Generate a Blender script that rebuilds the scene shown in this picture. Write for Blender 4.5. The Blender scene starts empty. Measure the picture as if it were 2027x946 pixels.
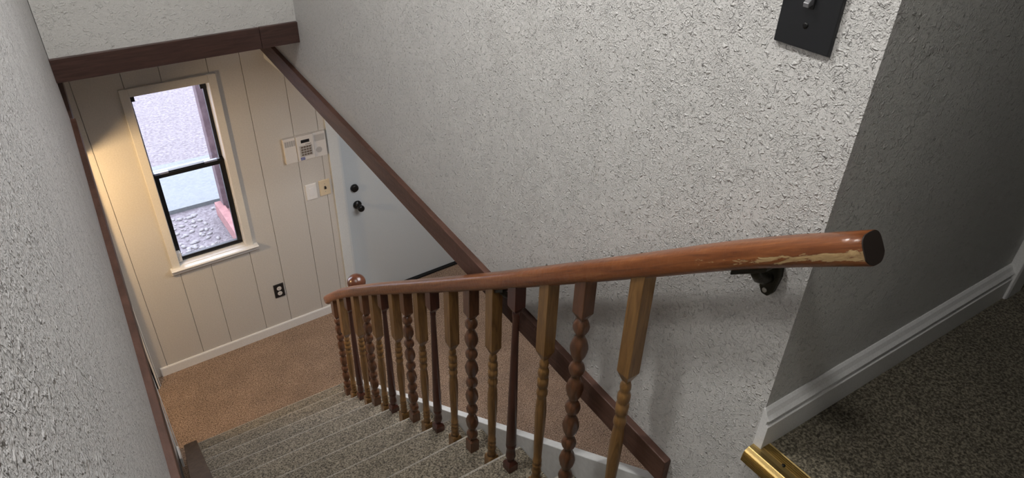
import bpy, bmesh, math, random
from mathutils import Matrix, Vector
random.seed(7)
sc = bpy.context.scene
C = bpy.context.collection
PI = math.pi
H = 3.89                      # camera height above the foyer floor (foyer floor z = 0)

# ------------------------------------------------------------------ camera
cd = bpy.data.cameras.new('camera'); cam = bpy.data.objects.new('camera', cd); C.objects.link(cam)
cd.sensor_width = 36.0; cd.lens = 36.0 * 1360 / 2027; cd.clip_start = 0.02; cd.clip_end = 200
R = Matrix(((0.81391848, 0.30589821, -0.4939261),
            (-0.58039678, 0.46617083, -0.66770079),
            (0.02600546, 0.83012713, 0.55696739)))
cam.matrix_world = Matrix.Translation((0, 0, H)) @ R.to_4x4()
sc.camera = cam

# ------------------------------------------------------------------ world, exposure, lamps
w = bpy.data.worlds.new('sky'); sc.world = w; w.use_nodes = True
bg = w.node_tree.nodes['Background']
bg.inputs[0].default_value = (0.84, 0.88, 1.0, 1); bg.inputs[1].default_value = 9.0
vs = sc.view_settings
vs.view_transform = 'Standard'; vs.look = 'None'; vs.gamma = 1; vs.use_curve_mapping = False
vs.exposure = 0.0

def lamp(name, kind, loc, power, color, size=0.1, rot=(0, 0, 0), sy=None):
    d = bpy.data.lights.new(name, kind); d.energy = power; d.color = color
    if kind == 'AREA':
        d.size = size
        if sy: d.shape = 'RECTANGLE'; d.size_y = sy
    else:
        d.shadow_soft_size = size
    o = bpy.data.objects.new(name, d); o.location = loc; o.rotation_euler = rot; C.objects.link(o); return o
pl = lamp('window_portal', 'AREA', (0.675, 4.72, H - 2.33), 1, (1, 1, 1), 0.46, (math.radians(-90), 0, 0), 1.28); pl.data.cycles.is_portal = True
lamp('stairwell_ceiling_lamp', 'AREA', (0.30, 1.75, H + 1.02), 29, (1.0, 0.985, 0.96), 0.24)
lamp('landing_ceiling_lamp', 'AREA', (0.22, 0.36, H + 1.02), 13, (1.0, 0.975, 0.935), 0.20)
lamp('foyer_side_room_lamp', 'POINT', (-0.16, 3.97, 1.80), 33, (1.0, 0.67, 0.34), 0.05)
lamp('foyer_fill_light', 'AREA', (2.0, 3.0, 2.27), 22, (0.98, 0.97, 1.0), 0.8)  # added fill to brighten the foyer, no actual fixture
lamp('window_sky_fill', 'AREA', (0.25, 6.6, 4.2), 130, (0.74, 0.84, 1.0), 1.0, (math.radians(-42), 0, 0), 0.9)  # added unseen panel that boosts the daylight through the window

# ------------------------------------------------------------------ materials
def nodes(name, rough=0.6, col=(0.5, 0.5, 0.5), metal=0.0, spec=0.5):
    m = bpy.data.materials.new(name); m.use_nodes = True
    nt = m.node_tree; b = nt.nodes['Principled BSDF']
    b.inputs['Base Color'].default_value = (*col, 1); b.inputs['Roughness'].default_value = rough
    b.inputs['Metallic'].default_value = metal; b.inputs['Specular IOR Level'].default_value = spec
    return m, nt, b
def N(nt, t, **kw):
    n = nt.nodes.new(t)
    for k, v in kw.items():
        if k.startswith('i_'):
            key = k[2:]
            n.inputs[int(key) if key.isdigit() else key].default_value = v
        else: setattr(n, k, v)
    return n
def coords(nt, scale=(1, 1, 1), rot=(0, 0, 0)):
    tc = N(nt, 'ShaderNodeTexCoord'); mp = N(nt, 'ShaderNodeMapping')
    mp.inputs['Scale'].default_value = scale; mp.inputs['Rotation'].default_value = rot
    nt.links.new(tc.outputs['Object'], mp.inputs[0]); return mp.outputs[0]
def ramp(nt, src, stops):
    r = N(nt, 'ShaderNodeValToRGB'); e = r.color_ramp.elements
    while len(e) < len(stops): e.new(0.5)
    for i, (p, c) in enumerate(stops):
        e[i].position = p; e[i].color = (*c, 1) if len(c) == 3 else c
    nt.links.new(src, r.inputs[0]); return r.outputs[0]
def noise(nt, vec, scale, detail=2, rough=0.5, dist=0.0):
    n = N(nt, 'ShaderNodeTexNoise'); n.inputs['Scale'].default_value = scale; n.inputs['Detail'].default_value = detail
    n.inputs['Roughness'].default_value = rough; n.inputs['Distortion'].default_value = dist
    nt.links.new(vec, n.inputs['Vector']); return n
def mth(nt, op, a, b=None, c=None):
    n = N(nt, 'ShaderNodeMath', operation=op)
    for i, v in enumerate((a, b, c)):
        if v is None: continue
        if isinstance(v, (int, float)): n.inputs[i].default_value = v
        else: nt.links.new(v, n.inputs[i])
    return n.outputs[0]
def mixc(nt, f, a, b):
    n = N(nt, 'ShaderNodeMix', data_type='RGBA')
    for i, v in ((0, f), (6, a), (7, b)):
        if isinstance(v, (int, float)): n.inputs[i].default_value = v
        elif isinstance(v, tuple): n.inputs[i].default_value = (*v, 1)
        else: nt.links.new(v, n.inputs[i])
    return n.outputs[2]
def bump(nt, b, h, dist, strength=1.0, chain=None):
    n = N(nt, 'ShaderNodeBump'); n.inputs['Distance'].default_value = dist; n.inputs['Strength'].default_value = strength
    nt.links.new(h, n.inputs['Height'])
    if chain: nt.links.new(chain, n.inputs['Normal'])
    nt.links.new(n.outputs[0], b.inputs['Normal']); return n.outputs[0]

def plaster(name, col, amt=1.0, s=1.0, rough=0.55):
    """splattered knock-down wall texture: raised blobs, drips and strings over a fine stipple"""
    m, nt, b = nodes(name, rough, col)
    v = coords(nt, (s, s, s))
    warp = noise(nt, v, 30, 2)
    sub = N(nt, 'ShaderNodeVectorMath', operation='SUBTRACT'); sub.inputs[1].default_value = (.5, .5, .5)
    nt.links.new(warp.outputs['Color'], sub.inputs[0])
    sc_ = N(nt, 'ShaderNodeVectorMath', operation='SCALE'); sc_.inputs['Scale'].default_value = 0.022
    nt.links.new(sub.outputs[0], sc_.inputs[0])
    ad = N(nt, 'ShaderNodeVectorMath', operation='ADD'); nt.links.new(v, ad.inputs[0]); nt.links.new(sc_.outputs[0], ad.inputs[1])
    wv = ad.outputs[0]
    big = noise(nt, wv, 75, 1.5, 0.5, 0.3).outputs['Fac']
    blobs = ramp(nt, big, [(0.58, (0, 0, 0)), (0.74, (1, 1, 1))])
    med = noise(nt, wv, 190, 2.0, 0.6, 0.2).outputs['Fac']
    dens = mth(nt, 'MULTIPLY', mth(nt, 'SUBTRACT', noise(nt, v, 9, 3).outputs['Fac'], 0.5), 0.28)
    mblobs = ramp(nt, mth(nt, 'ADD', med, dens), [(0.50, (0, 0, 0)), (0.70, (1, 1, 1))])
    st = noise(nt, wv, 42, 1.0).outputs['Fac']
    ridge = mth(nt, 'ABSOLUTE', mth(nt, 'SUBTRACT', st, 0.5))
    strings = ramp(nt, ridge, [(0.0, (1, 1, 1)), (0.030, (0, 0, 0))])
    msk = ramp(nt, noise(nt, v, 21, 2).outputs['Fac'], [(0.57, (0, 0, 0)), (0.61, (1, 1, 1))])
    fine = noise(nt, v, 330, 2).outputs['Fac']
    h = mth(nt, 'ADD', mth(nt, 'MULTIPLY', blobs, 0.9), mth(nt, 'MULTIPLY', mblobs, 0.42))
    h = mth(nt, 'ADD', h, mth(nt, 'MULTIPLY', mth(nt, 'MULTIPLY', strings, msk), 0.6))
    h = mth(nt, 'ADD', h, mth(nt, 'MULTIPLY', fine, 0.22))
    bump(nt, b, h, 0.0028 * amt)
    return m
def carpet(name, c_dark, c_mid, c_light, s=1.0, sheen=0.15):
    m, nt, b = nodes(name, 0.95, c_mid, spec=0.1)
    v = coords(nt, (s, s, s))
    t = noise(nt, v, 140, 3, 0.62, 0.5).outputs['Fac']
    col = ramp(nt, t, [(0.36, c_dark), (0.48, c_mid), (0.62, c_light)])
    big = ramp(nt, noise(nt, v, 5, 3).outputs['Fac'], [(0.3, (0.84, 0.84, 0.84)), (0.7, (1.1, 1.1, 1.1))])
    mx = N(nt, 'ShaderNodeMix', data_type='RGBA', blend_type='MULTIPLY'); mx.inputs[0].default_value = 1
    nt.links.new(col, mx.inputs[6]); nt.links.new(big, mx.inputs[7]); nt.links.new(mx.outputs[2], b.inputs['Base Color'])
    b.inputs['Sheen Weight'].default_value = sheen; b.inputs['Sheen Roughness'].default_value = 0.45
    b.inputs['Sheen Tint'].default_value = (1.0, 0.95, 0.86, 1)
    bump(nt, b, t, 0.006)
    return m
def wood(name, a, c, rough=0.32, scale=(30, 30, 3), dents=0.0, coat=0.3):
    m, nt, b = nodes(name, rough, a)
    v = coords(nt, scale)
    g = noise(nt, v, 2.2, 4, 0.6, 0.8).outputs['Fac']
    nt.links.new(ramp(nt, g, [(0.3, a), (0.7, c)]), b.inputs['Base Color'])
    b.inputs['Coat Weight'].default_value = coat; b.inputs['Coat Roughness'].default_value = 0.18
    if dents: bump(nt, b, noise(nt, coords(nt), 60, 3).outputs['Fac'], dents)
    return m
def plain(name, col, rough=0.5, metal=0.0, bumpd=0.0, bs=200, spec=0.5):
    m, nt, b = nodes(name, rough, col, metal, spec)
    v = coords(nt); n = noise(nt, v, bs, 2).outputs['Fac']
    lo = tuple(x * 0.94 for x in col); hi = tuple(min(1, x * 1.05) for x in col)
    nt.links.new(ramp(nt, n, [(0.3, lo), (0.7, hi)]), b.inputs['Base Color'])
    if bumpd: bump(nt, b, n, bumpd)
    return m

M = {}
M['wall'] = plaster('splatter_textured_wall_paint', (0.68, 0.67, 0.65), 1.5, 1.3)
M['wall_left'] = plaster('left_wall_paint', (0.69, 0.685, 0.69), 1.9)
M['wall_soft'] = plaster('soft_textured_wall_paint', (0.68, 0.67, 0.645), 0.8)
M['hall_wall'] = plaster('hall_wall_paint', (0.66, 0.66, 0.63), 1.6, 1.3)
M['flat'] = plain('smooth_paint', (0.66, 0.65, 0.63), 0.6, 0, 0.0006, 90)
M['panel'] = plain('painted_panelling', (0.61, 0.585, 0.545), 0.38, 0, 0.0004, 120)
M['white'] = plain('white_trim_paint', (0.80, 0.80, 0.79), 0.35)
M['skirt'] = plain('grey_white_stringer_paint', (0.70, 0.71, 0.70), 0.4, 0, 0.001, 40)
M['casing'] = plain('window_casing_paint', (0.72, 0.69, 0.63), 0.35)
M['door'] = plain('door_paint', (0.60, 0.65, 0.67), 0.3)
M['door_trim'] = plain('door_casing_paint', (0.68, 0.71, 0.71), 0.35)
M['carpet'] = carpet('foyer_carpet', (0.095, 0.062, 0.042), (0.27, 0.185, 0.13), (0.48, 0.35, 0.26))
M['stair_carpet'] = carpet('stair_carpet', (0.036, 0.029, 0.019), (0.158, 0.133, 0.094), (0.39, 0.335, 0.25), 1.0, 1.0)
M['hall_carpet_shaded'] = carpet('hall_carpet_shaded', (0.04, 0.034, 0.024), (0.098, 0.086, 0.062), (0.25, 0.22, 0.16), 1.0)  # same carpet as the stairs, colour darkened to stand in for hall shade
M['brown'] = wood('dark_brown_stained_trim', (0.045, 0.022, 0.018), (0.085, 0.043, 0.034), 0.4, (3, 3, 40), 0.0006, 0.1)
M['brown_red'] = wood('reddish_brown_trim', (0.060, 0.026, 0.016), (0.125, 0.058, 0.040), 0.55, (8, 2, 30), 0.0015, 0.0)
M['cap'] = wood('dull_brown_stair_cap', (0.050, 0.030, 0.018), (0.095, 0.060, 0.036), 0.75, (9, 3, 9), 0.001, 0.0)
M['dark_cherry'] = wood('dark_cherry_baluster', (0.050, 0.016, 0.011), (0.095, 0.030, 0.018))
M['walnut'] = wood('reddish_walnut_baluster', (0.072, 0.029, 0.013), (0.165, 0.068, 0.030))
M['oak'] = wood('golden_oak_baluster', (0.145, 0.070, 0.021), (0.30, 0.158, 0.050), 0.38)
M['black'] = plain('black_plastic', (0.012, 0.013, 0.015), 0.35)
M['black_metal'] = plain('black_metal', (0.02, 0.02, 0.02), 0.3, 0.6)
M['bronze'] = plain('aged_bronze', (0.035, 0.032, 0.022), 0.35, 0.7, 0.0004, 120)
M['steel'] = plain('screw_steel', (0.45, 0.44, 0.40), 0.35, 0.9)
M['blackframe'] = plain('black_aluminium', (0.014, 0.015, 0.018), 0.3, 0.3)
M['rail_reflection'] = plain('blue_grey_reflection', (0.32, 0.36, 0.52), 0.3, 0.4)  # colour of the bluish reflections painted on the sash rail
M['device'] = plain('white_device_plastic', (0.74, 0.71, 0.67), 0.4)
M['device_grey'] = plain('grey_device_plastic', (0.42, 0.41, 0.40), 0.5)
M['ivory'] = plain('ivory_switch_plastic', (0.72, 0.60, 0.42), 0.35)
M['key'] = plain('taupe_rubber_key', (0.16, 0.125, 0.10), 0.5)
M['blue'] = plain('blue_label', (0.02, 0.05, 0.30), 0.4)
M['labelwhite'] = plain('label_white', (0.8, 0.8, 0.8), 0.4)
M['brass'] = plain('brass', (0.42, 0.30, 0.12), 0.42, 1.0, 0.0002, 300)
M['ceiling'] = plain('ceiling_paint', (0.72, 0.71, 0.69), 0.8)

def rail_material():
    m, nt, b = nodes('worn_mahogany_handrail', 0.3, (0.2, 0.07, 0.03))
    tc = N(nt, 'ShaderNodeTexCoord')
    mp = N(nt, 'ShaderNodeMapping'); mp.inputs['Rotation'].default_value = (math.radians(35.5), 0, 0)
    nt.links.new(tc.outputs['Object'], mp.inputs[0])
    mp2 = N(nt, 'ShaderNodeMapping'); mp2.inputs['Scale'].default_value = (40, 2.5, 40); nt.links.new(mp.outputs[0], mp2.inputs[0])
    g = noise(nt, mp2.outputs[0], 2.0, 4, 0.65, 0.6).outputs['Fac']
    base = ramp(nt, g, [(0.3, (0.135, 0.040, 0.013)), (0.55, (0.25, 0.082, 0.025)), (0.75, (0.35, 0.135, 0.042))])
    sp = N(nt, 'ShaderNodeSeparateXYZ'); nt.links.new(tc.outputs['Object'], sp.inputs[0])
    # bare, chipped wood near the upper end, on the lower side facing the stairs
    y = sp.outputs[1]
    n2 = N(nt, 'ShaderNodeMapping'); n2.inputs['Scale'].default_value = (90, 16, 90); nt.links.new(mp.outputs[0], n2.inputs[0])
    ns = noise(nt, n2.outputs[0], 1.0, 4, 0.7, 0.5).outputs['Fac']
    near = ramp(nt, mth(nt, 'MULTIPLY', mth(nt, 'SUBTRACT', y, 0.40), 1.0), [(0.0, (1, 1, 1)), (0.30, (0.45, 0.45, 0.45)), (0.5, (0, 0, 0))])
    # height of the point above the rail axis
    ax = mth(nt, 'SUBTRACT', sp.outputs[2], mth(nt, 'ADD', mth(nt, 'MULTIPLY', y, -0.66), H - 0.385))
    band = mth(nt, 'ABSOLUTE', mth(nt, 'ADD', ax, 0.001))
    low = ramp(nt, band, [(0.002, (1, 1, 1)), (0.019, (0, 0, 0))])
    side = mth(nt, 'LESS_THAN', sp.outputs[0], 1.088)
    k = mth(nt, 'MULTIPLY', mth(nt, 'MULTIPLY', near, low), side)
    val = mth(nt, 'ADD', k, mth(nt, 'MULTIPLY', mth(nt, 'SUBTRACT', ns, 0.5), 2.2))
    wear = ramp(nt, val, [(0.50, (0, 0, 0)), (0.57, (1, 1, 1))])
    # chipped rim of the cut end
    end = ramp(nt, mth(nt, 'SUBTRACT', mth(nt, 'SUBTRACT', y, mth(nt, 'MULTIPLY', ax, 0.68)), 0.40), [(0.0, (1, 1, 1)), (0.045, (0, 0, 0))])
    rim = ramp(nt, mth(nt, 'ADD', mth(nt, 'MULTIPLY', end, side), mth(nt, 'MULTIPLY', mth(nt, 'SUBTRACT', ns, 0.5), 0.9)), [(0.55, (0, 0, 0)), (0.62, (1, 1, 1))])
    wear = mth(nt, 'MAXIMUM', wear, rim)
    bare = ramp(nt, ns, [(0.3, (0.22, 0.12, 0.045)), (0.6, (0.50, 0.34, 0.16))])
    nt.links.new(mixc(nt, wear, base, bare), b.inputs['Base Color'])
    nt.links.new(mth(nt, 'ADD', mth(nt, 'MULTIPLY', wear, 0.4), 0.3), b.inputs['Roughness'])
    b.inputs['Coat Weight'].default_value = 0.25; b.inputs['Coat Roughness'].default_value = 0.25
    h = mth(nt, 'ADD', mth(nt, 'MULTIPLY', wear, -0.6), noise(nt, coords(nt), 45, 3).outputs['Fac'])
    bump(nt, b, h, 0.0018)
    return m
M['rail'] = rail_material()

def glass_material():
    m = bpy.data.materials.new('window_glass'); m.use_nodes = True; nt = m.node_tree
    nt.nodes.remove(nt.nodes['Principled BSDF']); out = nt.nodes['Material Output']
    t = N(nt, 'ShaderNodeBsdfTransparent'); t.inputs[0].default_value = (0.97, 0.97, 1, 1)
    g = N(nt, 'ShaderNodeBsdfGlossy'); g.inputs['Roughness'].default_value = 0.02
    f = N(nt, 'ShaderNodeFresnel'); f.inputs[0].default_value = 1.4
    mx = N(nt, 'ShaderNodeMixShader'); nt.links.new(f.outputs[0], mx.inputs[0]); nt.links.new(t.outputs[0], mx.inputs[1]); nt.links.new(g.outputs[0], mx.inputs[2])
    nt.links.new(mx.outputs[0], out.inputs[0]); return m
M['glass'] = glass_material()

# ------------------------------------------------------------------ helpers
def obj(name, bm, mat, parent=None, smooth=False, bevel=0.0, seg=2):
    me = bpy.data.meshes.new(name); bmesh.ops.recalc_face_normals(bm, faces=bm.faces[:]); bm.to_mesh(me); bm.free()
    if smooth:
        for p in me.polygons: p.use_smooth = True
    o = bpy.data.objects.new(name, me); C.objects.link(o); me.materials.append(mat)
    if bevel:
        md = o.modifiers.new('bevel', 'BEVEL'); md.width = bevel; md.segments = seg; md.limit_method = 'ANGLE'; md.angle_limit = math.radians(35)
    if parent is not None: o.parent = parent; o.matrix_parent_inverse = Matrix.Translation(-Vector(parent.location)) if parent.type == 'EMPTY' and False else Matrix.Identity(4)
    return o
def tag(o, label, cat, group=None):
    o['label'] = label; o['category'] = cat
    if group: o['group'] = group
    return o
def thing(name, label, cat, loc=(0, 0, 0), rotz=0, group=None):
    o = bpy.data.objects.new(name, None); C.objects.link(o); o.location = loc; o.rotation_euler = (0, 0, rotz)
    o.empty_display_size = 0.05
    return tag(o, label, cat, group)
def struct(name, bm, mat, bevel=0.0):
    o = obj(name, bm, mat, None, False, bevel); o['kind'] = 'structure'; return o
def B(): return bmesh.new()
def box(bm, x0, x1, y0, y1, z0, z1):
    v = [bm.verts.new(p) for p in ((x0, y0, z0), (x1, y0, z0), (x1, y1, z0), (x0, y1, z0), (x0, y0, z1), (x1, y0, z1), (x1, y1, z1), (x0, y1, z1))]
    for f in ((0, 3, 2, 1), (4, 5, 6, 7), (0, 1, 5, 4), (1, 2, 6, 5), (2, 3, 7, 6), (3, 0, 4, 7)): bm.faces.new([v[i] for i in f])
    return bm
def prism(bm, pts, axis_fn, t0, t1):
    """extrude the polygon pts from t0 to t1; axis_fn(p, t) gives the 3-D point"""
    a = [bm.verts.new(axis_fn(p, t0)) for p in pts]; b = [bm.verts.new(axis_fn(p, t1)) for p in pts]
    bm.faces.new(a); bm.faces.new(b[::-1]); n = len(pts)
    for i in range(n): bm.faces.new([a[i], b[i], b[(i + 1) % n], a[(i + 1) % n]])
    return bm
def lathe(bm, prof, clip=None, seg=24, ox=0, oy=0):
    rows = []
    for z, r in prof:
        row = []
        for k in range(seg):
            a = 2 * PI * k / seg; x, y = r * math.cos(a), r * math.sin(a)
            if clip:
                x = max(-clip, min(clip, x)); y = max(-clip, min(clip, y))
            row.append(bm.verts.new((ox + x, oy + y, z)))
        rows.append(row)
    for i in range(len(rows) - 1):
        for k in range(seg):
            bm.faces.new([rows[i][k], rows[i][(k + 1) % seg], rows[i + 1][(k + 1) % seg], rows[i + 1][k]])
    bm.faces.new(rows[0][::-1]); bm.faces.new(rows[-1])
    return bm
def sweep(bm, path, prof, up=Vector((1, 0, 0))):
    """sweep the closed profile (u across, v up) along path in the plane x = const"""
    rows = []
    for i, p in enumerate(path):
        a = Vector(path[max(0, i - 1)]); b = Vector(path[min(len(path) - 1, i + 1)]); t = (b - a).normalized()
        s = up; n = t.cross(s).normalized()
        if n.z < 0: n = -n
        rows.append([bm.verts.new(Vector(p) + s * u + n * v) for u, v in prof])
    m = len(prof)
    for i in range(len(rows) - 1):
        for k in range(m): bm.faces.new([rows[i][k], rows[i][(k + 1) % m], rows[i + 1][(k + 1) % m], rows[i + 1][k]])
    bm.faces.new(rows[0]); bm.faces.new(rows[-1][::-1]); return bm
def disc_y(bm, x, y0, y1, z, r0, r1=None, seg=24):
    r1 = r0 if r1 is None else r1
    a = [bm.verts.new((x + r0 * math.cos(2 * PI * k / seg), y0, z + r0 * math.sin(2 * PI * k / seg))) for k in range(seg)]
    b = [bm.verts.new((x + r1 * math.cos(2 * PI * k / seg), y1, z + r1 * math.sin(2 * PI * k / seg))) for k in range(seg)]
    bm.faces.new(a); bm.faces.new(b[::-1])
    for k in range(seg): bm.faces.new([a[k], b[k], b[(k + 1) % seg], a[(k + 1) % seg]])
    return bm
def lathe_y(bm, prof, x, z, seg=24):
    rows = [[bm.verts.new((x + r * math.cos(2 * PI * k / seg), y, z + r * math.sin(2 * PI * k / seg))) for k in range(seg)] for y, r in prof]
    for i in range(len(rows) - 1):
        for k in range(seg): bm.faces.new([rows[i][k], rows[i][(k + 1) % seg], rows[i + 1][(k + 1) % seg], rows[i + 1][k]])
    bm.faces.new(rows[0]); bm.faces.new(rows[-1][::-1]); return bm

# ------------------------------------------------------------------ the room shell
FY = 4.6                       # far (panelled) wall
UF = H - 1.36                  # upper floor
CE = H + 1.10                  # upper ceiling
XR = 1.18
def wl(y): return -0.104 + 0.0503 * y          # left wall plane
def edge(y): return H - 1.745 + 0.105 * y      # lower edge of the upper walls

struct('floor', box(B(), -3.0, 4.2, -1.5, 5.0 - 0.28, -0.12, 0.0), M['carpet'])
# upper right wall: side of the stairwell, its lower edge slopes slightly
b = B()
prism(b, [(0.776, edge(0.776)), (FY, edge(FY)), (FY, CE), (0.776, CE)], lambda p, t: (t, p[0], p[1]), XR, XR + 0.11)
box(b, XR, XR + 0.11, 0.556, 0.776, 0.0, CE)
struct('wall_right', b, M['wall'])
struct('wall_right_light_block', box(B(), XR, XR + 0.11, -1.5, -0.02, UF, CE), M['wall'])  # unseen wall, added to block light from reaching the hall wall
struct('wall_right_lower', box(B(), XR, XR + 0.11, -1.5, 0.556, 0.0, UF - 0.02), M['wall'])
# left wall, slightly angled
b = B()
def lw(p, t): return (wl(p[0]) - t, p[0], p[1])
prism(b, [(-1.6, edge(-1.6)), (3.56, edge(3.56)), (3.56, CE), (-1.6, CE)], lw, 0.0, 0.12)
struct('wall_left', b, M['wall_left'])
b = B()                         # lower left wall with the doorway to the side room
def lw2(p, t): return (wl(p[0]) - 0.075 - t, p[0], p[1])
prism(b, [(-1.6, 0), (3.83, 0), (3.83, 1.87), (4.47, 1.87), (4.47, 0), (FY, 0), (FY, 2.9), (3.56, 2.9), (3.56, edge(3.56)), (-1.6, edge(-1.6))], lw2, 0.0, 0.11)
struct('wall_left_lower', b, M['flat'])
# header above the beam
struct('wall_front', box(B(), wl(3.56), XR, 3.515, 3.66, H - 1.10, CE), M['wall_soft'])
# foyer ceiling behind the beam and under the upper hall
struct('ceiling_foyer', box(B(), -0.2, XR, 3.66, FY + 0.15, H - 1.12, H - 1.02), M['ceiling'])
b = B(); box(b, XR + 0.11, 4.2, 0.6, FY + 0.15, H - 1.60, UF - 0.03); struct('ceiling_under_hall', b, M['ceiling'])
struct('ceiling', box(B(), -0.5, 4.2, -1.6, 3.7, CE, CE + 0.1), M['ceiling'])
struct('wall_back', box(B(), -0.5, 4.2, -1.62, -1.5, 0, CE), M['flat'])
struct('wall_foyer_right', box(B(), 4.1, 4.2, -1.5, FY + 0.15, 0, CE), M['flat'])
# hall wall round the corner (faces the camera), slightly turned
def hy(x): return 0.556 - 0.05 * (x - 1.2)
b = B(); prism(b, [(XR + 0.001, 0), (2.36, 0), (2.36, 0.12), (XR + 0.001, 0.12)], lambda p, t: (p[0], hy(p[0]) + p[1], t), UF - 0.02, CE)
struct('wall_hall', b, M['hall_wall'])
b = B(); prism(b, [(3.1, 0), (4.15, 0), (4.15, 0.12), (3.1, 0.12)], lambda p, t: (p[0], hy(p[0]) + p[1], t), UF - 0.02, CE)
box(b, 2.36, 3.1, 0.47, 0.60, UF + 2.1, CE)
struct('wall_hall_end', b, M['hall_wall'])
struct('wall_hall_room', box(B(), 2.3, 4.15, 2.2, 2.3, UF, CE), M['flat'])
b = B(); box(b, 1.195, 4.15, -1.5, 2.2, UF - 0.10, UF); struct('floor_upper', b, M['hall_carpet_shaded'])

# far wall: painted plank panelling, window opening and doorway
WX0, WX1, WZ0, WZ1 = 0.425, 0.925, H - 2.985, H - 1.675
DX0, DX1, DZ1 = 1.70, 2.80, 2.12
gro = [0.035, 0.155, 0.425, 0.64, 0.925, 1.135, 1.405, 1.59, 1.70]
b = B()
for i in range(len(gro) - 1):
    x0, x1 = gro[i] + 0.0015, gro[i + 1] - 0.0015
    segs = [(0, 2.9)]
    if x0 > WX0 - 0.01 and x1 < WX1 + 0.01: segs = [(0, WZ0), (WZ1, 2.9)]
    for z0, z1 in segs: box(b, x0, x1, FY, FY + 0.012, z0, z1)
struct('wall_far', b, M['panel'], 0.0012)
b = B()
for x0, x1, z0, z1 in ((-3, WX0, -0.1, CE), (WX1, DX0, -0.1, CE), (WX0, WX1, -0.1, WZ0), (WX0, WX1, WZ1, CE), (DX0, DX1, DZ1, CE), (DX1, 4.2, -0.1, CE)):
    box(b, x0, x1, FY + 0.012, FY + 0.13, z0, z1)
struct('wall_far_backing', b, M['panel'])
# side room the warm light comes from
b = B(); box(b, -2.7, -2.6, 2.8, FY + 0.1, 0, 2.9); box(b, -2.6, -0.1, 2.7, 2.8, 0, 2.9); struct('wall_side_room', b, M['flat'])
struct('ceiling_side_room', box(B(), -2.7, -0.02, 2.7, FY + 0.1, 2.45, 2.55), M['ceiling'])

# brown trims: beam with a butt joint, and boards along the lower wall edges
b = B(); box(b, wl(3.5) , 0.982, 3.497, 3.66, H - 1.168, H - 1.063); box(b, 0.984, XR - 0.001, 3.496, 3.66, H - 1.168, H - 1.062)
struct('trim_1', b, M['brown'], 0.002)
def trim_r(p, t): return (t, p[0], edge(p[0]) + p[1])
b = B(); prism(b, [(0.776, 0.012), (0.776, -0.088), (FY, -0.088), (FY, 0.012)], trim_r, XR - 0.024, XR + 0.012)
struct('trim_2', b, M['brown_red'], 0.003)
b = B(); box(b, XR + 0.0, XR + 0.10, 0.774, 0.792, edge(0.78) - 0.086, edge(0.78) + 0.0); struct('trim_3', b, M['brown'], 0.002)
b = B(); prism(b, [(-1.0, 0.012), (-1.0, -0.088), (3.56, -0.088), (3.56, 0.012)], lambda p, t: (wl(p[0]) + t, p[0], edge(p[0]) + p[1]), -0.012, 0.022)
struct('trim_4', b, M['brown_red'], 0.003)
b = B(); prism(b, [(3.56, 0.012), (3.56, -0.088), (FY, -0.088), (FY, 0.012)], lambda p, t: (wl(p[0]) + t, p[0], edge(p[0]) + p[1]), -0.022, 0.012)
struct('trim_5', b, M['brown'], 0.003)

# baseboards
def bb_prof(h, t): return [(0, 0), (t, 0), (t, h * .62), (t * .72, h * .66), (t * .72, h * .74), (t * .95, h * .78), (t * .6, h * .86), (t * .35, h * .95), (t * .1, h), (0, h)]
b = B(); prism(b, bb_prof(0.128, 0.024), lambda p, t: (t, hy(t) - p[0], UF + p[1]), XR - 0.004, 2.34)
struct('baseboard_hall', b, M['white'], 0.001)
b = B(); prism(b, [(0, 0), (0.012, 0), (0.012, 0.072), (0.008, 0.080), (0, 0.080)], lambda p, t: (t, FY - p[0], p[1]), 0.10, 1.637)
struct('baseboard_far', b, M['white'])
b = B(); prism(b, [(0, 0), (0.014, 0), (0.014, 0.075), (0.008, 0.085), (0, 0.085)], lambda p, t: (wl(t) - 0.068 + p[0], t, p[1]), 3.64, 3.76)
struct('baseboard_left', b, M['white'])
# casing of the hall doorway (far right)
b = B(); prism(b, [(2.335, 0.0), (2.335, -0.030), (2.345, -0.034), (2.43, -0.034), (2.455, -0.026), (2.455, 0.13), (2.36, 0.13), (2.36, 0.0)], lambda p, t: (p[0], hy(p[0]) + p[1], t), UF - 0.0, UF + 2.1)
struct('trim_6', b, M['white'], 0.002)
# casings of the side-room doorway in the foyer
b = B()
for y0, y1 in ((4.47, 4.575), (3.76, 3.83)):
    box(b, wl(y0) - 0.18, wl(y0) - 0.064, y0, y1, 0, 2.09); box(b, wl(y0) - 0.06, wl(y0) - 0.054, y0 + .02, y1 - 0.02, 0, 2.07)
struct('trim_7', b, M['white'], 0.003)

# ------------------------------------------------------------------ front door
b = B(); box(b, DX0 + 0.052, DX1 - 0.03, FY + 0.03, FY + 0.07, 0.02, DZ1 - 0.01)
door = struct('door_1', b, M['door'], 0.002)
b = B(); box(b, 1.640, 1.722, FY - 0.022, FY + 0.012, 0, DZ1 + 0.05); box(b, 1.722, 1.743, FY - 0.004, FY + 0.10, 0, DZ1); box(b, DX1 - 0.028, DX1 + 0.06, FY - 0.02, FY + 0.10, 0, DZ1 + 0.05); box(b, 1.722, DX1 - 0.028, FY - 0.02, FY + 0.10, DZ1 - 0.008, DZ1 + 0.08)
obj('door_frame', b, M['door_trim'], door, bevel=0.003)
b = B(); box(b, 1.745, DX1 - 0.03, FY + 0.0, FY + 0.09, 0.0, 0.016); obj('door_threshold', b, M['black_metal'], door, bevel=0.002)
b = B(); lathe_y(b, [(FY + 0.03, 0.033), (FY + 0.02, 0.033), (FY + 0.008, 0.030), (FY + 0.004, 0.026)], 1.826, H - 2.775, 28); obj('deadbolt', b, M['black_metal'], door, True)
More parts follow.
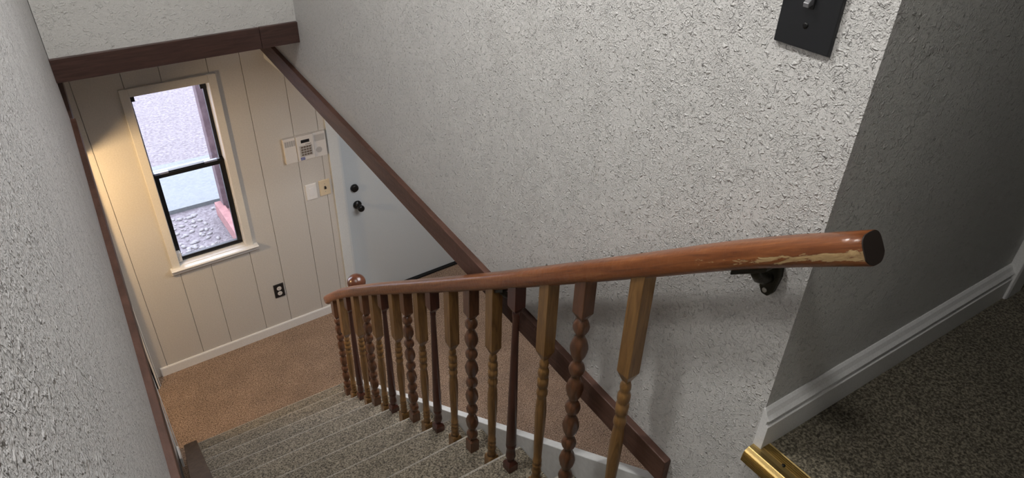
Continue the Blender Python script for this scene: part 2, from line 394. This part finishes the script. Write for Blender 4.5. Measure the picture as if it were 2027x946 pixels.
b = B(); lathe_y(b, [(FY + 0.03, 0.036), (FY + 0.018, 0.036), (FY + 0.012, 0.028), (FY + 0.004, 0.013), (FY - 0.018, 0.012), (FY - 0.026, 0.020), (FY - 0.036, 0.027), (FY - 0.052, 0.0285), (FY - 0.060, 0.025), (FY - 0.064, 0.012)], 1.835, H - 2.935, 28); obj('door_knob', b, M['black_metal'], door, True)

# ------------------------------------------------------------------ window
def frame4(bm, x0, x1, z0, z1, y0, y1, wl_, wr, wb, wt):
    box(bm, x0, x0 + wl_, y0, y1, z0, z1); box(bm, x1 - wr, x1, y0, y1, z0, z1)
    box(bm, x0 + wl_, x1 - wr, y0, y1, z0, z0 + wb); box(bm, x0 + wl_, x1 - wr, y0, y1, z1 - wt, z1)
b = B()   # casing on the wall face: two sides and the head
for x0, x1, z0, z1 in ((0.385, 0.437, H - 2.985, H - 1.636), (0.909, 0.962, H - 2.985, H - 1.636), (0.437, 0.909, H - 1.690, H - 1.636)):
    box(b, x0, x1, FY - 0.018, FY + 0.014, z0, z1)
win = struct('window_1', b, M['casing'], 0.003)
b = B()   # reveal lining
frame4(b, 0.430, 0.918, H - 2.985, H - 1.682, FY - 0.004, FY + 0.13, 0.010, 0.010, 0.012, 0.010); obj('window_jamb', b, M['white'], win)
b = B(); prism(b, [(0.03, -0.002), (-0.045, -0.002), (-0.052, -0.010), (-0.045, -0.022), (-0.030, -0.024), (-0.030, -0.045), (-0.018, -0.055), (0.0, -0.055), (0.0, -0.022), (0.03, -0.022)], lambda p, t: (t, FY + p[0], H - 2.975 + p[1]), 0.370, 0.992)
obj('window_sill', b, M['white'], win, bevel=0.001)
yG = FY + 0.085
sx0, sx1 = 0.441, 0.907
b = B(); box(b, sx0, sx0 + 0.012, yG, yG + 0.03, H - 2.965, H - 1.70); box(b, sx1 - 0.022, sx1, yG, yG + 0.03, H - 2.965, H - 1.70)
box(b, sx0, sx0 + 0.030, yG - 0.01, yG + 0.02, H - 1.755, H - 1.705); box(b, sx1 - 0.040, sx1, yG - 0.01, yG + 0.02, H - 1.755, H - 1.700)
obj('upper_frame', b, M['blackframe'], win, bevel=0.001)
b = B(); frame4(b, sx0, sx1, H - 2.972, H - 2.262, yG - 0.030, yG - 0.002, 0.034, 0.034, 0.030, 0.040)
box(b, sx0, sx1, yG - 0.040, yG - 0.028, H - 2.280, H - 2.268); box(b, sx0 + .01, sx1 - .01, yG - 0.036, yG - 0.028, H - 2.970, H - 2.955)
sash = obj('lower_sash', b, M['blackframe'], win, bevel=0.0015)
b = B(); box(b, 0.452, 0.540, yG - 0.050, yG - 0.028, H - 2.266, H - 2.252); box(b, 0.775, 0.860, yG - 0.050, yG - 0.028, H - 2.262, H - 2.250); obj('sash_reflection', b, M['rail_reflection'], sash, bevel=0.001)  # pale strips standing in for bluish reflections on the black rail
b = B(); box(b, 0.441, 0.468, yG - 0.075, yG - 0.030, H - 2.955, H - 2.880); box(b, 0.446, 0.463, yG - 0.082, yG - 0.074, H - 2.945, H - 2.905); obj('corner_block', b, M['device'], win, bevel=0.003)
b = B(); box(b, sx0 + 0.010, sx1 - 0.020, yG + 0.012, yG + 0.015, H - 2.26, H - 1.70); obj('glass_pane', b, M['glass'], win)
b = B(); box(b, sx0 + 0.032, sx1 - 0.032, yG - 0.018, yG - 0.015, H - 2.945, H - 2.300); obj('glass_pane', b, M['glass'], sash)

# ------------------------------------------------------------------ yard outside the window
def yard_mat(name, a, c, d, scale, bd, lo=.35, hi=.65):
    m, nt, bb = nodes(name, 0.85, c)
    v = coords(nt); n = noise(nt, v, scale, 4, 0.65, 0.3).outputs['Fac']
    nt.links.new(ramp(nt, n, [(lo, a), ((lo + hi) / 2, c), (hi, d)]), bb.inputs['Base Color']); bump(nt, bb, n, bd); return m
M['gravel'] = yard_mat('pale_gravel', (0.060, 0.051, 0.057), (0.094, 0.083, 0.090), (0.130, 0.120, 0.127), 30, 0.014)
M['path'] = yard_mat('concrete_path', (0.082, 0.092, 0.096), (0.093, 0.104, 0.108), (0.104, 0.115, 0.119), 30, 0.004)
M['post'] = yard_mat('weathered_mauve_post', (0.046, 0.028, 0.034), (0.062, 0.040, 0.047), (0.080, 0.055, 0.062), 12, 0.004)
M['redwood'] = yard_mat('faded_red_boards', (0.14, 0.062, 0.062), (0.165, 0.078, 0.076), (0.19, 0.095, 0.092), 12, 0.004)
GZ = -0.06
struct('floor_yard', box(B(), -10, 14, 4.75, 24, GZ - 0.1, GZ), M['gravel'])
pts = []
for i in range(25):
    x = -6 + i * 0.6; pts.append((x, 7.05 + 0.10 * math.sin((x - 0.4) * 1.6) - 0.12 * (x - 0.8)))
poly = pts + [(8.4, 7.9), (-6, 8.55)]
b = B(); prism(b, poly, lambda p, t: (p[0], p[1], t), GZ, GZ + 0.045); struct('floor_path', b, M['path'])
# pebbles
b = B()
for i in range(420):
    x = random.uniform(0.3, 1.6); y = random.uniform(5.9, 7.0); r = random.uniform(0.008, 0.026)
    if x > 1.02 and y < 6.95: continue
    mt = Matrix.Translation((x, y, GZ + r * 0.2)) @ Matrix.Rotation(random.uniform(0, 3), 4, 'Z') @ Matrix.Diagonal((r * 1.5, r, r * 0.55, 1))
    bmesh.ops.create_icosphere(b, subdivisions=1, radius=1, matrix=mt)
M['pebble'] = plain('pale_pebble', (0.135, 0.130, 0.132), 0.7)
peb = obj('pebbles', b, M['pebble'], None, True); peb['kind'] = 'stuff'; tag(peb, 'scattered pale pebbles in the gravel outside the window', 'pebbles')
b = B(); box(b, 1.205, 1.41, 6.72, 6.86, GZ, 3.4)
tag(obj('porch_post', b, M['post'], None, bevel=0.006), 'thick mauve wooden porch post outside the narrow window', 'post')
t = thing('step_box', 'faded red wooden step at the foot of the porch post', 'step', (1.72, 6.42, GZ))
b = B(); box(b, -0.50, 0.6, -0.45, 0.38, 0.0, 0.11); obj('board_top', b, M['redwood'], t, bevel=0.004)
b = B(); box(b, -0.58, -0.50, -0.45, 0.42, 0.0, 0.155); obj('edge_board', b, M['redwood'], t, bevel=0.004)

# ------------------------------------------------------------------ stairs
YL = [3.644, 3.403, 3.158, 2.900, 2.648, 2.386, 2.121, 1.830, 1.564, 1.270, 0.97, 0.66]
YR = [3.615, 3.373, 3.119, 2.863, 2.609, 2.347, 2.087, 1.826, 1.530, 1.222, 0.92, 0.62]
ZT = [H - 3.72 + 0.1715 * k for k in range(12)]
st = thing('staircase', 'carpeted stairs with bullnose treads running down to the foyer', 'stairs', (0, 0, 0))
def xl(y): return 0.065 + 0.0205 * y
for k in range(12):
    r = 0.030
    prof = []
    back = (YL[k + 1] if k < 11 else 0.50)
    for side in (0, 1):
        pass
    def ring(x, yf, yb):
        zt = ZT[k]; zb = (ZT[k - 1] if k else 0.0) - 0.0
        p = [(yb - 0.03, zb), (yb - 0.03, zt - 0.004), (yb + 0.03, zt - 0.005), (yf - r * 1.9, zt - 0.001)]
        for a in (75, 60, 45, 25, 0, -25, -50, -75):
            p.append((yf - r + r * math.cos(math.radians(a)), zt - r + r * math.sin(math.radians(a))))
        p += [(yf - r * 1.1, zt - 2 * r - 0.004), (yf - r * 1.15, zb)]
        return [(x, y, z) for y, z in p]
    b = B()
    N_ = 2
    def yy(A, x, k_): 
        if k_ > 11: return 0.50
        return YL[k_] + (YR[k_] - YL[k_]) * (x - 0.12) / 1.08
    x0, x1 = xl(YL[k]), 1.197
    rows = []
    for x in (x0, x1):
        rows.append([b.verts.new(p) for p in ring(x, yy(0, x, k), yy(0, x, k + 1))])
    m = len(rows[0])
    for i in range(m): b.faces.new([rows[0][i], rows[0][(i + 1) % m], rows[1][(i + 1) % m], rows[1][i]])
    b.faces.new(rows[0]); b.faces.new(rows[1][::-1])
    o = obj('tread', b, M['stair_carpet'], st)
    for p_ in o.data.polygons:
        if len(p_.vertices) == 4 and p_.area < 0.02: p_.use_smooth = True
# landing the camera stands over
b = B(); box(b, wl(-1.4), XR - 0.002, -1.48, 0.60, ZT[11] - 0.3, ZT[11] + 0.0); obj('landing', b, M['stair_carpet'], st)
# painted side stringer down to the floor
def stz(y): return H - 1.262 - 0.676 * y
b = B(); prism(b, [(0.792, 0.0), (3.70, 0.0), (3.70, 0.07), (3.66, stz(3.66)), (0.792, stz(0.792))], lambda p, t: (t, p[0], p[1]), 1.2, 1.236)
obj('stringer', b, M['skirt'], st, bevel=0.003)
# sloping brown cap between the carpet and the left wall
b = B()
def capz(y): return H - 3.70 + 0.664 * (3.64 - y)
pr = [(3.64, 0.0), (3.64, capz(3.64)), (0.6, capz(0.6)), (0.6, capz(0.6) - 0.3)]
prism(b, pr, lambda p, t: ((wl(p[0]) - 0.02) if t == 0 else xl(p[0]) - 0.001, p[0], p[1]), 0, 1)
obj('side_cap', b, M['cap'], st, bevel=0.003)

# brass nosing along the edge of the upper hall
t = thing('brass_nosing', 'ribbed brass stair nosing at the edge of the dark hall carpet', 'nosing', (1.142, 0.555, UF))
prof = [(0.0, -0.022), (-0.004, -0.018), (-0.003, -0.008), (0.001, 0.000)]
x = 0.004
pp = [(0.0, -0.030)]
for i in range(6):                                   # ribs on the curled front lip
    zz = -0.030 + i * 0.0048; xo = -0.004 + 0.006 * (i / 6) ** 2
    pp += [(xo - 0.0016, zz), (xo - 0.0016, zz + 0.0026), (xo + 0.0008, zz + 0.0026), (xo + 0.0008, zz + 0.0046)]
pp += [(0.006, 0.001), (0.014, 0.004), (0.016, 0.0052), (0.018, 0.004), (0.030, 0.003), (0.042, 0.004)]
xx = 0.043
for i in range(4):
    pp += [(xx, 0.0062), (xx + 0.0032, 0.0062), (xx + 0.0032, 0.0038), (xx + 0.0056, 0.0038)]; xx += 0.0058
pp += [(xx + 0.003, 0.005), (xx + 0.005, 0.0), (xx + 0.005, -0.002), (0.008, -0.002), (0.004, -0.030)]
b = B(); prism(b, pp, lambda p, s: (p[0] - 0.04 * s, -s, p[1]), 0.0, 0.57); obj('nosing_strip', b, M['brass'], t)
for yy_ in (0.085, 0.45):
    b = B(); lathe(b, [(0.003, 0.0045), (0.0075, 0.0045), (0.0085, 0.0025)], None, 16, 0.0415 - 0.04 * yy_, -yy_); obj('screw', b, M['black_metal'], t, True)

# ------------------------------------------------------------------ handrail
RX = 1.10
ctrl = [(0.425, -0.663), (0.643, -0.800), (0.89, -0.980), (1.25, -1.237), (1.61, -1.492), (2.08, -1.815), (2.55, -2.135), (2.98, -2.435), (3.22, -2.612), (3.44, -2.802)]
def railz(y):
    for (a, za), (c, zc) in zip(ctrl, ctrl[1:]):
        if y <= c: return za + (zc - za) * (y - a) / (c - a)
    return ctrl[-1][1]
def smooth_path():
    out = []
    for i in range(80):
        y = 0.428 + (3.44 - 0.428) * i / 79
        z = sum(railz(min(3.44, max(0.428, y + d))) for d in (-0.1, -0.05, 0, 0.05, 0.1)) / 5 if 0.55 < y < 3.3 else railz(y)
        out.append((RX, y, H + z))
    return out
def rail_prof():
    p = []
    for k in range(28):
        a = 2 * PI * k / 28; cx, cz = math.cos(a), math.sin(a)
        e = 0.62 if cz > 0 else 0.5
        u = math.copysign(abs(cx) ** e, cx) * 0.030; v = math.copysign(abs(cz) ** e, cz) * 0.0305
        if v < -0.016: u *= 1 - 0.34 * min(1, (-v - 0.016) / 0.0145)
        p.append((u, v))
    return p
hr = thing('handrail', 'long mahogany handrail with a chipped upper end over the balusters', 'handrail', (0, 0, 0))
obj('rail', sweep(B(), smooth_path(), rail_prof()), M['rail'], hr, True)
pth = smooth_path(); a0 = Vector(pth[0]); t0 = (a0 - Vector(pth[1])).normalized()
pe = [(u * 0.975, v * 0.975) for u, v in rail_prof()]
b = B(); sweep(b, [tuple(a0 + t0 * 0.0025), tuple(a0 - t0 * 0.004)], pe); obj('cut_end', b, plain('dark_end_grain', (0.022, 0.014, 0.010), 0.6), hr)
hr.children[1]['label'] = 'dark sawn end grain'

# brackets from the wall to the rail
def bracket(y, label):
    zc = H + railz(y)
    t = thing('handrail_bracket', label, 'bracket', (XR, y, zc - 0.10), 0, 'wall brackets under the handrail')
    b = B()   # tapering rosette on the wall
    prism(b, [(-0.020, 0.052), (0.020, 0.052), (0.024, 0.02), (0.017, -0.025), (0.008, -0.040), (-0.008, -0.040), (-0.017, -0.025), (-0.024, 0.02)], lambda p, s: (s, p[0], p[1]), -0.014, 0.004)
    obj('wall_plate', b, M['bronze'], t, bevel=0.004)
    b = B()
    path = [(-0.006, 0, 0.010), (-0.030, 0, 0.012), (-0.055, 0.0, 0.026), (-0.072, 0, 0.046), (-0.078, 0, 0.062)]
    rows = []
    for i, p in enumerate(path):
        a = Vector(path[max(0, i - 1)]); c = Vector(path[min(4, i + 1)]); d = (c - a).normalized(); s = Vector((0, 1, 0)); n = d.cross(s)
        rr = 0.015 - 0.0012 * i
        rows.append([b.verts.new(Vector(p) + s * rr * 0.9 * math.cos(2 * PI * k / 14) + n * rr * math.sin(2 * PI * k / 14)) for k in range(14)])
    for i in range(4):
        for k in range(14): b.faces.new([rows[i][k], rows[i][(k + 1) % 14], rows[i + 1][(k + 1) % 14], rows[i + 1][k]])
    b.faces.new(rows[0]); b.faces.new(rows[-1][::-1]); obj('arm', b, M['bronze'], t, True)
    b = B()
    prism(b, [(-0.014, -0.034), (0.014, -0.034), (0.016, 0.0), (0.014, 0.044), (-0.014, 0.044), (-0.016, 0.0)], lambda p, s: (-0.080 + p[0], p[1], 0.0645 - 0.70 * p[1] + s), -0.014, 0.002)
    obj('saddle', b, M['bronze'], t, bevel=0.003)
    b = B(); rows = []
    for xo, r in ((-0.013, 0.0062), (-0.0165, 0.0058), (-0.0175, 0.003)):
        rows.append([b.verts.new((xo, r * math.cos(2 * PI * k / 14), -0.026 + r * math.sin(2 * PI * k / 14))) for k in range(14)])
    for i in range(2):
        for k in range(14): b.faces.new([rows[i][k], rows[i][(k + 1) % 14], rows[i + 1][(k + 1) % 14], rows[i + 1][k]])
    b.faces.new(rows[0]); b.faces.new(rows[-1][::-1]); obj('screw', b, M['steel'], t, True)
bracket(0.635, 'bronze wall bracket under the chipped upper end of the handrail')
bracket(1.545, 'dark bracket mostly hidden under the middle of the handrail, above the slender baluster')

# ------------------------------------------------------------------ balusters (three turned patterns)
def sq(bm, z0, z1, h, tip=0.0, tip_dn=True, ch=0.0, rt=0.012):
    """square block with an optional pointed (pyramidal) end"""
    lv = [(z1, h), (z0, h)] if tip_dn else [(z1, h), (z0, h)]
    rows = [[bm.verts.new((sx * hh, sy * hh, z)) for sx, sy in ((-1, -1), (1, -1), (1, 1), (-1, 1))] for z, hh in
            ([(z1, h), (z0, h), (z0 - tip, rt)] if tip_dn else [(z1 + tip, rt), (z1, h), (z0, h)])]
    for i in range(len(rows) - 1):
        for k in range(4): bm.faces.new([rows[i][k], rows[i][(k + 1) % 4], rows[i + 1][(k + 1) % 4], rows[i + 1][k]])
    bm.faces.new(rows[0][::-1]); bm.faces.new(rows[-1]); return bm
def arc(z0, z1, r0, rm, n=7):
    return [(z0 + (z1 - z0) * i / n, r0 + (rm - r0) * math.sin(PI * i / n)) for i in range(n + 1)]
hb = 0.0225
def beaded(top, bot):                     # squared beads: small and long in turn
    tip = top - 0.135; base = bot + (0.10 if bot > 1.7 else 0.066)
    z = base; L = tip - base; u = L / (5 * 0.063 + 4 * 0.102); prof = []
    for i in range(9):
        h = (0.063 if i % 2 == 0 else 0.102) * u
        prof += arc(z, z + h, 0.0115, 0.0262 if i % 2 == 0 else 0.0285, 8)[(1 if i else 0):]; z += h
    a = sq(B(), tip + 0.020, top + 0.02, hb, 0.024, True, rt=0.011)
    s = lathe(B(), prof, 0.0212, 24)
    f = sq(B(), bot - 0.004, base - 0.006, hb * 0.98, 0.010, False, rt=0.013)
    return a, s, f
def colonial(top, bot, blk=0.31):         # long square block, rings, vase, rings
    tip = top - blk; base = bot + 0.115; L = tip - base
    P = [(0.0, .011), (.015, .0135), (.03, .0165), (.05, .0165), (.062, .0125), (.075, .0165), (.09, .0195), (.115, .0195), (.13, .0165), (.14, .0155), (.145, .0195), (.20, .0195),
         (.205, .0165), (.215, .0145), (.23, .0175), (.25, .0200), (.265, .0200), (.285, .0160), (.30, .0165), (.36, .0195), (.42, .0205), (.50, .0200), (.62, .0180), (.74, .0160), (.82, .0150),
         (.825, .0170), (.845, .0175), (.855, .0145), (.865, .0175), (.885, .0178), (.895, .0150), (.91, .0175), (.935, .0185), (.95, .0150), (.965, .0165), (1.0, .0205)]
    prof = [(tip - t * L, r) for t, r in P][::-1]
    a = sq(B(), tip + 0.032, top + 0.02, hb, 0.034, True, rt=0.010)
    s = lathe(B(), prof, None, 24)
    f = sq(B(), bot - 0.004, base - 0.012, hb, 0.014, False, rt=0.019)
    return a, s, f
def slender(top, bot):                    # short block, long straight taper, ring, bulb
    tip = top - 0.105; base = bot + 0.05; L = tip - base
    P = [(0.0, .010), (.008, .0135), (.025, .0135), (.035, .0118), (.25, .0140), (.5, .0172), (.75, .0198), (.865, .0208), (.872, .0185), (.88, .0212), (.895, .0205), (.91, .0165), (.935, .0185), (.965, .0205), (1.0, .0150)]
    prof = [(tip - t * L, r) for t, r in P][::-1]
    a = sq(B(), tip + 0.022, top + 0.02, hb, 0.024, True, rt=0.010)
    s = lathe(B(), prof, None, 24)
    f = sq(B(), bot - 0.004, base - 0.018, hb, 0.016, False, rt=0.014)
    return a, s, f
BY = [0.922, 1.126, 1.284, 1.450, 1.585, 1.738, 1.890, 2.050, 2.170, 2.310, 2.440, 2.575, 2.690, 2.830, 2.960, 3.080, 3.205, 3.325]
kinds = 'CBCACBCACBCACBCACB'
cnt = {'A': 0, 'B': 0, 'C': 0}
desc = {'A': ('slender dark cherry baluster with plain taper', 'slender dark cherry balusters'),
        'B': ('reddish baluster of squared beads', 'beaded balusters'),
        'C': ('golden baluster with long square top', 'square-topped golden balusters')}
ordn = ['nearest the chipped handrail end'] + [w + ' such from the chipped handrail end' for w in ('second', 'third', 'fourth', 'fifth', 'sixth', 'seventh', 'eighth')]
tot = {k: kinds.count(k) for k in 'ABC'}
for i, (y, kd) in enumerate(zip(BY, kinds)):
    k = max(j for j in range(12) if yy(0, RX, j) > y + 0.02)
    zt = ZT[k]; top = H + railz(y) - 0.034
    cnt[kd] += 1; n = cnt[kd]
    place = ordn[n - 1] if n < tot[kd] else 'last such, nearest the foyer'
    if kd == 'C' and i == 0: a, s, f = colonial(top, zt, 0.365)
    else: a, s, f = (slender if kd == 'A' else beaded if kd == 'B' else colonial)(top, zt)
    t = thing('baluster', desc[kd][0] + ', ' + place, 'baluster', (RX, y, 0), 0, desc[kd][1])
    m = M[{'A': 'dark_cherry', 'B': 'walnut', 'C': 'oak'}[kd]]
    obj('top_block', a, m, t, bevel=0.0012); obj('turned_shaft', s, m, t, True); obj('foot_block', f, m, t, bevel=0.0012)

# newel with a ball on the foyer floor beside the lower rail end
t = thing('newel_post', 'beaded newel post with a round ball finial at the foot of the stairs', 'newel post', (1.305, 3.46, 0))
zb = H - 2.765
prof = []; z = 0.16
while z < zb - 0.16:
    h = 0.07 if len(prof) % 2 == 0 else 0.11
    prof.append((z, h)); z += h
pf = []
for i, (z0, h) in enumerate(prof): pf += arc(z0, z0 + h, 0.013, 0.029 if i % 2 else 0.026, 8)[(1 if i else 0):]
obj('turned_shaft', lathe(B(), pf, 0.0235, 24), M['walnut'], t, True)
obj('foot_block', sq(B(), 0.0, 0.155, 0.027, 0.008, False, rt=0.015), M['walnut'], t, bevel=0.002)
zt_ = prof[-1][0] + prof[-1][1]
obj('top_block', sq(B(), zt_ + 0.01, zb - 0.055, 0.027, 0.012, True, rt=0.014), M['walnut'], t, bevel=0.002)
b = B(); bmesh.ops.create_uvsphere(b, u_segments=32, v_segments=20, radius=0.060, matrix=Matrix.Translation((0, 0, zb)) @ Matrix.Diagonal((1, 1, 0.96, 1)))
obj('ball_finial', b, wood('polished_ball', (0.070, 0.022, 0.010), (0.13, 0.042, 0.018), 0.32, (10, 10, 10), 0, 0.6), t, True)

# ------------------------------------------------------------------ black switch plate on the upper right wall
t = thing('switch_plate', 'black toggle switch plate high on the textured white wall', 'light switch', (XR, 0.706, H - 0.31))
b = B(); box(b, -0.008, 0.0, -0.060, 0.060, -0.094, -0.013); box(b, -0.008, 0, -0.060, 0.060, 0.013, 0.094); box(b, -0.008, 0, -0.060, -0.008, -0.013, 0.013); box(b, -0.008, 0, 0.008, 0.060, -0.013, 0.013)
b.free(); b = B(); prism(b, [(-0.060, -0.094), (0.060, -0.094), (0.060, 0.094), (-0.060, 0.094)], lambda p, s: (-0.001 if s == 0 else -0.009, p[0] * (1 if s == 0 else 0.965), p[1] * (1 if s == 0 else 0.977)), 0, 1)
obj('plate', b, M['black'], t, bevel=0.0015)
b = B(); box(b, -0.0105, -0.006, -0.008, 0.008, -0.020, 0.020); obj('toggle_slot', b, M['black_metal'], t, bevel=0.001)
b = B(); prism(b, [(-0.009, -0.012), (-0.024, -0.016), (-0.026, -0.008), (-0.009, 0.006)], lambda p, s: (p[0], s, p[1]), -0.0055, 0.0055); obj('toggle', b, plain('grey_toggle', (0.16, 0.16, 0.17), 0.3), t, bevel=0.001)
for s in (-1, 1):
    b = B(); rows = []
    for xo, r in ((-0.0085, 0.0058), (-0.0105, 0.0055), (-0.0112, 0.003)):
        rows.append([b.verts.new((xo, r * math.cos(2 * PI * k / 14), s * 0.050 + r * math.sin(2 * PI * k / 14))) for k in range(14)])
    for i in range(2):
        for k in range(14): b.faces.new([rows[i][k], rows[i][(k + 1) % 14], rows[i + 1][(k + 1) % 14], rows[i + 1][k]])
    b.faces.new(rows[-1][::-1]); b.faces.new(rows[0]); obj('screw', b, M['black_metal'], t, True)

# ------------------------------------------------------------------ alarm keypad and wall plates in the foyer
def text_mesh(body, size, depth):
    cu = bpy.data.curves.new('t', 'FONT'); cu.body = body; cu.size = size; cu.extrude = depth; cu.align_x = 'CENTER'; cu.align_y = 'CENTER'
    to = bpy.data.objects.new('t', cu); C.objects.link(to); bpy.context.view_layer.update()
    me = bpy.data.meshes.new_from_object(to.evaluated_get(bpy.context.evaluated_depsgraph_get())); bpy.data.objects.remove(to)
    bm = bmesh.new(); bm.from_mesh(me); bmesh.ops.rotate(bm, verts=bm.verts, cent=(0, 0, 0), matrix=Matrix.Rotation(PI / 2, 3, 'X')); return bm
t = thing('alarm_keypad', 'white alarm keypad with a screen and small keys on the panelled wall', 'alarm keypad', (1.468, FY, H - 2.297))
b = B(); box(b, -0.160, -0.070, -0.030, 0, -0.100, 0.098); box(b, 0.062, 0.158, -0.030, 0, -0.100, 0.098); box(b, -0.070, 0.062, -0.027, 0, -0.102, 0.100)
obj('body', b, M['device'], t, bevel=0.004)
b = B(); box(b, -0.068, 0.060, -0.040, -0.026, -0.090, 0.100); obj('front_door', b, M['device'], t, bevel=0.003)
b = B(); box(b, -0.034, 0.030, -0.0415, -0.039, 0.046, 0.070); obj('screen', b, M['black'], t, bevel=0.0005)
b = B(); box(b, -0.050, 0.044, -0.0412, -0.039, -0.062, 0.024); obj('key_field', b, plain('pale_grey_field', (0.48, 0.46, 0.43), 0.5), t)
for r in range(4):
    for c in range(4):
        b = B(); cx, cz = -0.032 + c * 0.0205, 0.013 - r * 0.0200
        box(b, cx - 0.0075, cx + 0.0075, -0.0455, -0.041, cz - 0.0060, cz + 0.0060); obj('key', b, M['key'], t, bevel=0.0015)
b = B()
for i in range(5): box(b, -0.150 + i * 0.016, -0.138 + i * 0.016, -0.0312, -0.0295, 0.035, 0.078)
obj('speaker_grille', b, M['device_grey'], t)
b = B(); box(b, 0.072, 0.150, -0.0312, -0.0295, 0.030, 0.080); obj('indicator_panel', b, plain('pale_grey_panel', (0.52, 0.50, 0.47), 0.5), t)
b = B(); disc_y(b, 0.098, -0.0295, -0.0315, -0.042, 0.024, 0.023)
sp_ = obj('sounder', b, plain('light_grey_sounder', (0.50, 0.48, 0.46), 0.5), t)
b = B()
for k in range(6):
    a = k * PI / 3; disc_y(b, 0.098 + 0.013 * math.cos(a), -0.0313, -0.0322, -0.042 + 0.013 * math.sin(a), 0.0045, seg=10)
disc_y(b, 0.098, -0.0313, -0.0322, -0.042, 0.004, seg=10); obj('sound_hole', b, M['device_grey'], sp_)
b = B(); box(b, -0.052, -0.020, -0.0418, -0.039, -0.087, -0.067); lg = obj('logo_label', b, M['blue'], t); lg['label'] = 'blue label with white letters'
b = text_mesh('ADT', 0.0155, 0.0004); bmesh.ops.translate(b, verts=b.verts, vec=(-0.036, -0.0422, -0.077)); obj('lettering', b, M['labelwhite'], lg)
b = B(); box(b, -0.004, 0.040, -0.0408, -0.0398, 0.030, 0.0335); obj('status_mark', b, M['black'], t)

def plate(name, label, x, z, mat, grp):
    t = thing(name, label, 'light switch' if 'outlet' not in name else 'outlet', (x, FY, z), 0, grp)
    b = B(); prism(b, [(-0.044, -0.067), (0.044, -0.067), (0.044, 0.067), (-0.044, 0.067)], lambda p, s: (p[0] * (1 if s == 0 else 0.93), -0.001 if s == 0 else -0.010, p[1] * (1 if s == 0 else 0.955)), 0, 1)
    obj('plate', b, mat, t, bevel=0.001); return t
t = plate('light_switch', 'white rocker light switch beside the ivory one, below the alarm keypad', 1.466, H - 2.683, plain('bright_white_plate', (0.80, 0.79, 0.77), 0.3), None)
b = B(); box(b, -0.019, 0.019, -0.0125, -0.009, -0.036, 0.036); obj('rocker', b, plain('white_rocker', (0.82, 0.81, 0.80), 0.25), t, bevel=0.002)
t = plate('light_switch', 'ivory toggle light switch next to the front door casing', 1.576, H - 2.678, M['ivory'], None)
b = B(); box(b, -0.0065, 0.0065, -0.024, -0.009, -0.006, 0.013); box(b, -0.0065, 0.0065, -0.0108, -0.009, -0.014, 0.014); obj('toggle', b, M['black'], t, bevel=0.001)
for s in (-1, 1):
    b = B(); disc_y(b, 0, -0.0095, -0.0112, s * 0.034, 0.0035, 0.003, 12); obj('screw', b, M['steel'], t)
t = thing('wall_outlet', 'black outlet plate with white sockets low on the panelled wall', 'outlet', (1.083, FY, H - 3.480))
b = B(); prism(b, [(-0.041, -0.064), (0.041, -0.064), (0.041, 0.064), (-0.041, 0.064)], lambda p, s: (p[0] * (1 if s == 0 else 0.94), -0.001 if s == 0 else -0.009, p[1] * (1 if s == 0 else 0.96)), 0, 1); obj('plate', b, M['black'], t, bevel=0.001)
for s in (-1, 1):
    b = B(); disc_y(b, 0, -0.0085, -0.0115, s * 0.024, 0.0190, 0.0185, 20); so = obj('socket', b, M['device'], t); so['label'] = 'white socket'
    b = B()
    for dx in (-0.0065, 0.0065): box(b, dx - 0.0014, dx + 0.0014, -0.0121, -0.0113, s * 0.024 - 0.002, s * 0.024 + 0.007)
    disc_y(b, 0, -0.0113, -0.0121, s * 0.024 - 0.009, 0.0028, seg=10); obj('slot', b, M['black'], so)
